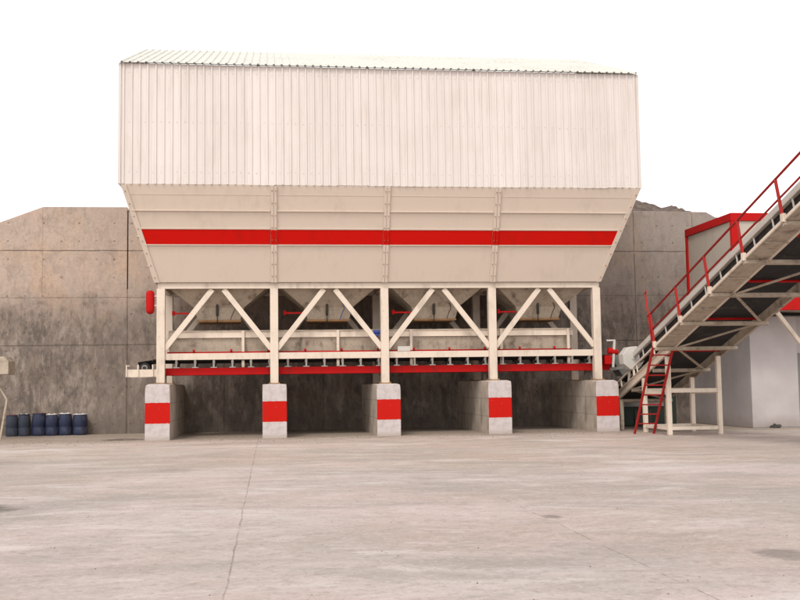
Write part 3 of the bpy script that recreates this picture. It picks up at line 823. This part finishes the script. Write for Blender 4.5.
# support trestle
ly = [(-3.05), (-1.0)]
for x in (XA, 14.92):
    for y in ly:
        mb = MB(); mb.box(x-.065, x+.065, y-.065, y+.065, .012, zw(y)-.03); lg = mb.build('leg', M['cream'], ic, bevel=.006)
        fp_ = MB(); fp_.box(x-.12, x+.12, y-.12, y+.12, 0, .012); sub(fp_, 'foot_plate', M['cream_dusty'], lg)
mb = MB()
for y in ly:
    mb.bar((XA+.066, y, .20), (14.92-.066, y, .20), .08, .10); mb.bar((XA+.066, y, 1.32), (14.92-.066, y, 1.32), .08, .12)
for x in (XA, 14.92): mb.bar((x, ly[0]+.066, .20), (x, ly[1]-.066, .20), .08, .10); mb.bar((x, ly[0]+.066, 1.25), (x, ly[1]-.066, 1.25), .07, .08)
mb.split('trestle_brace', M['cream'], ic, bevel=.005)
# tail frame standing on the ground
for x in (XA, 14.92):
    mb = MB(); mb.box(x-.06, x+.06, 1.24, 1.36, 0, zw(1.3)-.03); mb.build('leg', M['cream_dusty'], ic, bevel=.005)
# splayed leg at the next node
mb = MB(); p_ = P(XB+.02, -6.62, -.05); mb.bar(p_, (17.65, -6.62, 0), .10, .10); mb.build('raking_leg', M['cream'], ic, bevel=.005)
for yy in (-15.0, -23.0):
    for x in (XA, 14.92):
        mb = MB(); mb.box(x-.08, x+.08, yy-.08, yy+.08, 0, zw(yy)-.02); mb.build('leg', M['cream'], ic, bevel=.005)

# ladder
ld = thing('access_ladder', 'steep red ladder leading up to the start of the conveyor walkway', 'ladder', (12.95, -1.95, 0))
La, Lb = Vector((0, -1.90, 0)), Vector((0, -3.76, 2.64))
for x, o_ in ((12.66, 0), (13.27, 0)):
    mb = MB(); mb.bar((x, La.y, La.z), (x, Lb.y, Lb.z), .05, .085, up=(1,0,0) if False else (0,0,1)); mb.build('stringer', M['red_rail'], ld, bevel=.004)
for k in range(1, 9):
    t_ = k/9 + .01; c = La.lerp(Lb, t_)
    mb = MB(); mb.cyl((12.685, c.y, c.z), (13.245, c.y, c.z), .020, 8); mb.build('rung', M['red_rail'], ld)

# ================================================================== CONTROL CABIN AND ROOM
rm = thing('plastered_room', 'white plastered ground floor room beneath the red trimmed cabin', 'building', (21, 3.7, 0))
mb = MB(); mb.box(17.62, 19.30, .5, 7.2-1.6, 0, 3.74)
mb.box(19.30, 26, .8, 5.6, 0, 3.74)
mb.build('wall', M['plaster'], rm, bevel=.02)
mb = MB(); mb.box(19.34, 20.4, .76, .797, 0, 2.5); mb.build('door', M['steel'], rm)
mb = MB(); mb.box(17.60, 26.0, .46, .498, 0, .03); mb.build('kerb', M['steel'], rm)
cb = thing('control_cabin', 'grey panelled control cabin with red corner and roof trim behind the conveyor handrail', 'cabin', (20, 1.2, 3.75))
x0, x1, y0, y1, z0, z1 = 16.5, 26, -.9, 2.95, 3.90, 7.05
mb = MB(); mb.box(x0+.03, x1, y0+.03, y1-.03, z0, z1-.1); mb.build('wall_panel', M['panel'], cb)
mb = MB()
mb.box(x0-.04, x1, y0-.04, y0+.10, z1-.26, z1); mb.box(x0-.04, x0+.10, y0+.101, y1, z1-.26, z1)
mb.box(x0-.041, x1, y0-.04, y0+.10, z0-.04, z0+.40); mb.box(x0-.041, x0+.10, y0+.101, y1, z0-.04, z0+.40)
mb.build('roof_trim', M['red'], cb, bevel=.01)
mb = MB(); mb.box(x0-.03, x0+.25, y0-.03, y0+.09, z0+.4, z1-.26); mb.build('corner_post', M['red'], cb, bevel=.01)
mb = MB(); mb.box(x0-.03, x0+.09, y1-.14, y1, z0+.4, z1-.26); mb.build('corner_post', M['red'], cb, bevel=.01)
mb = MB(); mb.box(x0+.1, x1, y0+.1, y1+.1, z1-.1, z1+.0-.02); mb.build('roof', M['roof_sheet'], cb)
mb = MB(); mb.bar((16.6, -.8, 3.80), (16.6, 2.9, 3.80), .12, .1) ; mb.bar((17.3, -.8, 3.80), (17.3, 2.9, 3.80), .12, .1); mb.build('floor_beam', M['panel'], cb)
for y in (-.7, 2.7):
    mb = MB(); mb.box(16.52, 17.62, y, y+.12, 3.62, 3.748); mb.build('bracket', M['cream'], cb)

# small pile of rubble at the foot of the room wall
mb = MB()
for k in range(22):
    a = random.uniform(0, 6.28); r = random.uniform(0, .22); c = Vector((18.33+r*math.cos(a), .28+.4*r*math.sin(a), .03+.14*max(0, 1-r/.22)*random.random()))
    s_ = random.uniform(.03, .075); mb.lathe([(s_*.5, -s_*.6), (s_, -s_*.1), (s_*.8, s_*.4), (s_*.3, s_*.7)], c, 7)
tag(mb.build('rubble_pile', M['dark'], origin=(18.33, .28, 0)), 'small dark pile of rubble at the foot of the white plastered wall', 'rubble')

# ================================================================== DRUMS
dl = ['dusty blue-grey drum at the left end of the row by the wall',
      'faded blue-grey drum, second from the left in the row',
      'wide blue drum with a reddish cap, third from the left in the row',
      'narrow-shouldered blue drum, fourth from the left in the row',
      'clean blue drum, second from the right in the row',
      'wide blue drum at the right end of the row by the wall']
def drum_x(px):
    d = (RR*(px-400)/FPX + F); t_ = (5.2-CAM.y)/d.y; return CAM.x + d.x*t_
proto = None
for i, (x, sc1, mt, cp) in enumerate(((-7.42, .92, 'blue_dark', 'cap_red'), (-7.02, .92, 'blue_dark', 'cap_white'), (-6.52, 1.08, 'blue', 'cap_red'), (-6.06, .98, 'blue', 'cap_white'), (-5.62, 1.02, 'blue', 'cap_white'), (-5.12, 1.12, 'blue', 'cap_white'))):
    r = .225*sc1; H_ = .78*(1+.015*((i*37) % 5-2))
    dr = thing('plastic_drum', dl[i], 'drum', (x, 5.2+.05*((i*13) % 3-1), 0), 'blue drums lined up against the wall')
    k_ = .80 if i == 3 else .9
    mb = MB(); mb.lathe([(r*.90, 0), (r*.98, .03), (r, .10), (r, H_*.34), (r*.965, H_*.36), (r*.965, H_*.40), (r, H_*.42), (r, H_*.74), (r*.97, H_*.82), (r*k_, H_*.93), (r*k_*.98, H_*.965), (r*k_*.6, H_*.965)], tuple(dr.location), 28)
    bdy = mb.build('body', M[mt], dr, smooth=True)
    mb = MB(); mb.cyl(tuple(dr.location + Vector((r*.45, -.05, H_*.96))), tuple(dr.location + Vector((r*.45, -.05, H_*1.01))), .04, 12)
    mb.cyl(tuple(dr.location + Vector((-r*.45, -.03, H_*.96))), tuple(dr.location + Vector((-r*.45, -.03, H_*1.005))), .035, 12)
    mb.build('cap', M[cp], dr)
    mb = MB(); mb.lathe([(r*k_+.004, H_*.945), (r*k_+.014, H_*.955), (r*k_+.014, H_*.975), (r*k_-.01, H_*.98), ], tuple(dr.location), 28); mb.build('rim', M['cap_white'] if i >= 3 else M[mt], dr, smooth=True)

# steel feed box at the far left edge
fb = thing('feed_box', 'cream steel feed box on a leaning leg at the left edge by the wall', 'feed box', (-7.6, 2.6, 0))
mb = MB(); zz = [(-8.6, 2.70), (-7.02, 2.70), (-6.88, 2.55), (-6.88, 2.12), (-8.6, 2.12)]
vs = [(x, 2.2, z) for x, z in zz] + [(x, 3.1, z) for x, z in zz]; n_ = 5
mb.add(vs, [(i, (i+1) % n_, n_+(i+1) % n_, n_+i) for i in range(n_)] + [tuple(reversed(range(n_))), tuple(range(n_, 2*n_))])
mb.build('box_body', M['cream_dusty'], fb, bevel=.02)
mb = MB(); mb.bar((-7.02, 2.65, 1.30), (-7.22, 2.65, 0), .06, .06); mb.bar((-7.02, 2.65, 1.30), (-7.5, 2.65, 2.12), .05, .05); mb.bar((-8.3, 2.65, 2.12), (-8.3, 2.65, 0), .08, .08); mb.build('leg', M['cream_dusty'], fb)
# green housing in the shade under the conveyor tail
gh = thing('machine_housing', 'dark green steel housing in the shade under the tail of the inclined conveyor', 'machine', (14.3, 3.2, 0))
mb = MB(); mb.box(13.30, 15.85, 2.75, 3.9, .06, 1.30); mb.build('casing', M['green'], gh, bevel=.03)
mb = MB(); mb.bar((13.2, 2.70, .80), (15.4, 2.70, .80), .05, .14); mb.build('rail', M['steel'], gh, bevel=.005)
mb = MB(); mb.box(14.3, 14.9, 2.70, 2.745, .1, .6); mb.build('door', M['dark'], gh, bevel=.005)
mb = MB(); mb.box(13.25, 15.9, 2.72, 3.95, 0, .055); mb.build('plinth', M['dark'], gh)

# thin spill of dirt beside the first pier
for q, (cx_, cy_, rx_, ry_, hh_, lb) in enumerate(((-3.0, .9, .8, .55, .05, 'thin dark spill of dirt on the floor left of the leftmost pier'),)):
    mb = MB(); vs = []; fs = []; n1, n2 = 40, 14
    for a in range(n1):
        for b in range(n2+1):
            t_ = b/n2; an = 2*math.pi*a/n1; k_ = 1+.25*mn.noise(Vector((math.cos(an)*1.5, math.sin(an)*1.5, q*7)))
            x = cx_+rx_*t_*k_*math.cos(an); y = cy_+ry_*t_*k_*math.sin(an)
            vs.append((x, y, max(-.01, hh_*(1-t_)**1.2 + .012*mn.noise(Vector((x*9, y*9, 0)))*(1-t_) - .004*t_)))
    for a in range(n1):
        for b in range(n2):
            a2 = (a+1) % n1; fs.append((a*(n2+1)+b, a*(n2+1)+b+1, a2*(n2+1)+b+1, a2*(n2+1)+b))
    mb.add(vs, fs); tag(mb.build('aggregate_spill', M['soil'], origin=(cx_, cy_, 0)), lb, 'spill')
# loose grit spilt round the piers and under the belt
mb = MB()
for k in range(1400):
    if k < 900:
        x = random.uniform(-9, 16); y = random.gauss(.2, 1.6)
        if y > 5.4: continue
    else: x = random.uniform(-4, 9); y = random.uniform(-27, -4)
    if any(abs(x-c) < .42 and y > -.05 for c in XS) or y > 5.5: continue
    s_ = random.uniform(.008, .026) if k < 900 else random.uniform(.005, .012)
    a = random.uniform(0, 6.28)
    vs = [(x+s_*math.cos(a+q*1.57)*random.uniform(.7, 1.2), y+s_*math.sin(a+q*1.57)*random.uniform(.7, 1.2), -.002) for q in range(4)] + [(x+random.uniform(-.3,.3)*s_, y, s_*random.uniform(.5, 1))]
    mb.add(vs, [(0,1,4), (1,2,4), (2,3,4), (3,0,4)])
tag(mb.build('grit', M['soil']), 'loose grit and pebbles scattered on the concrete', 'grit', kind='stuff')

for o in bpy.data.objects:
    if '_o' in o: del o['_o']
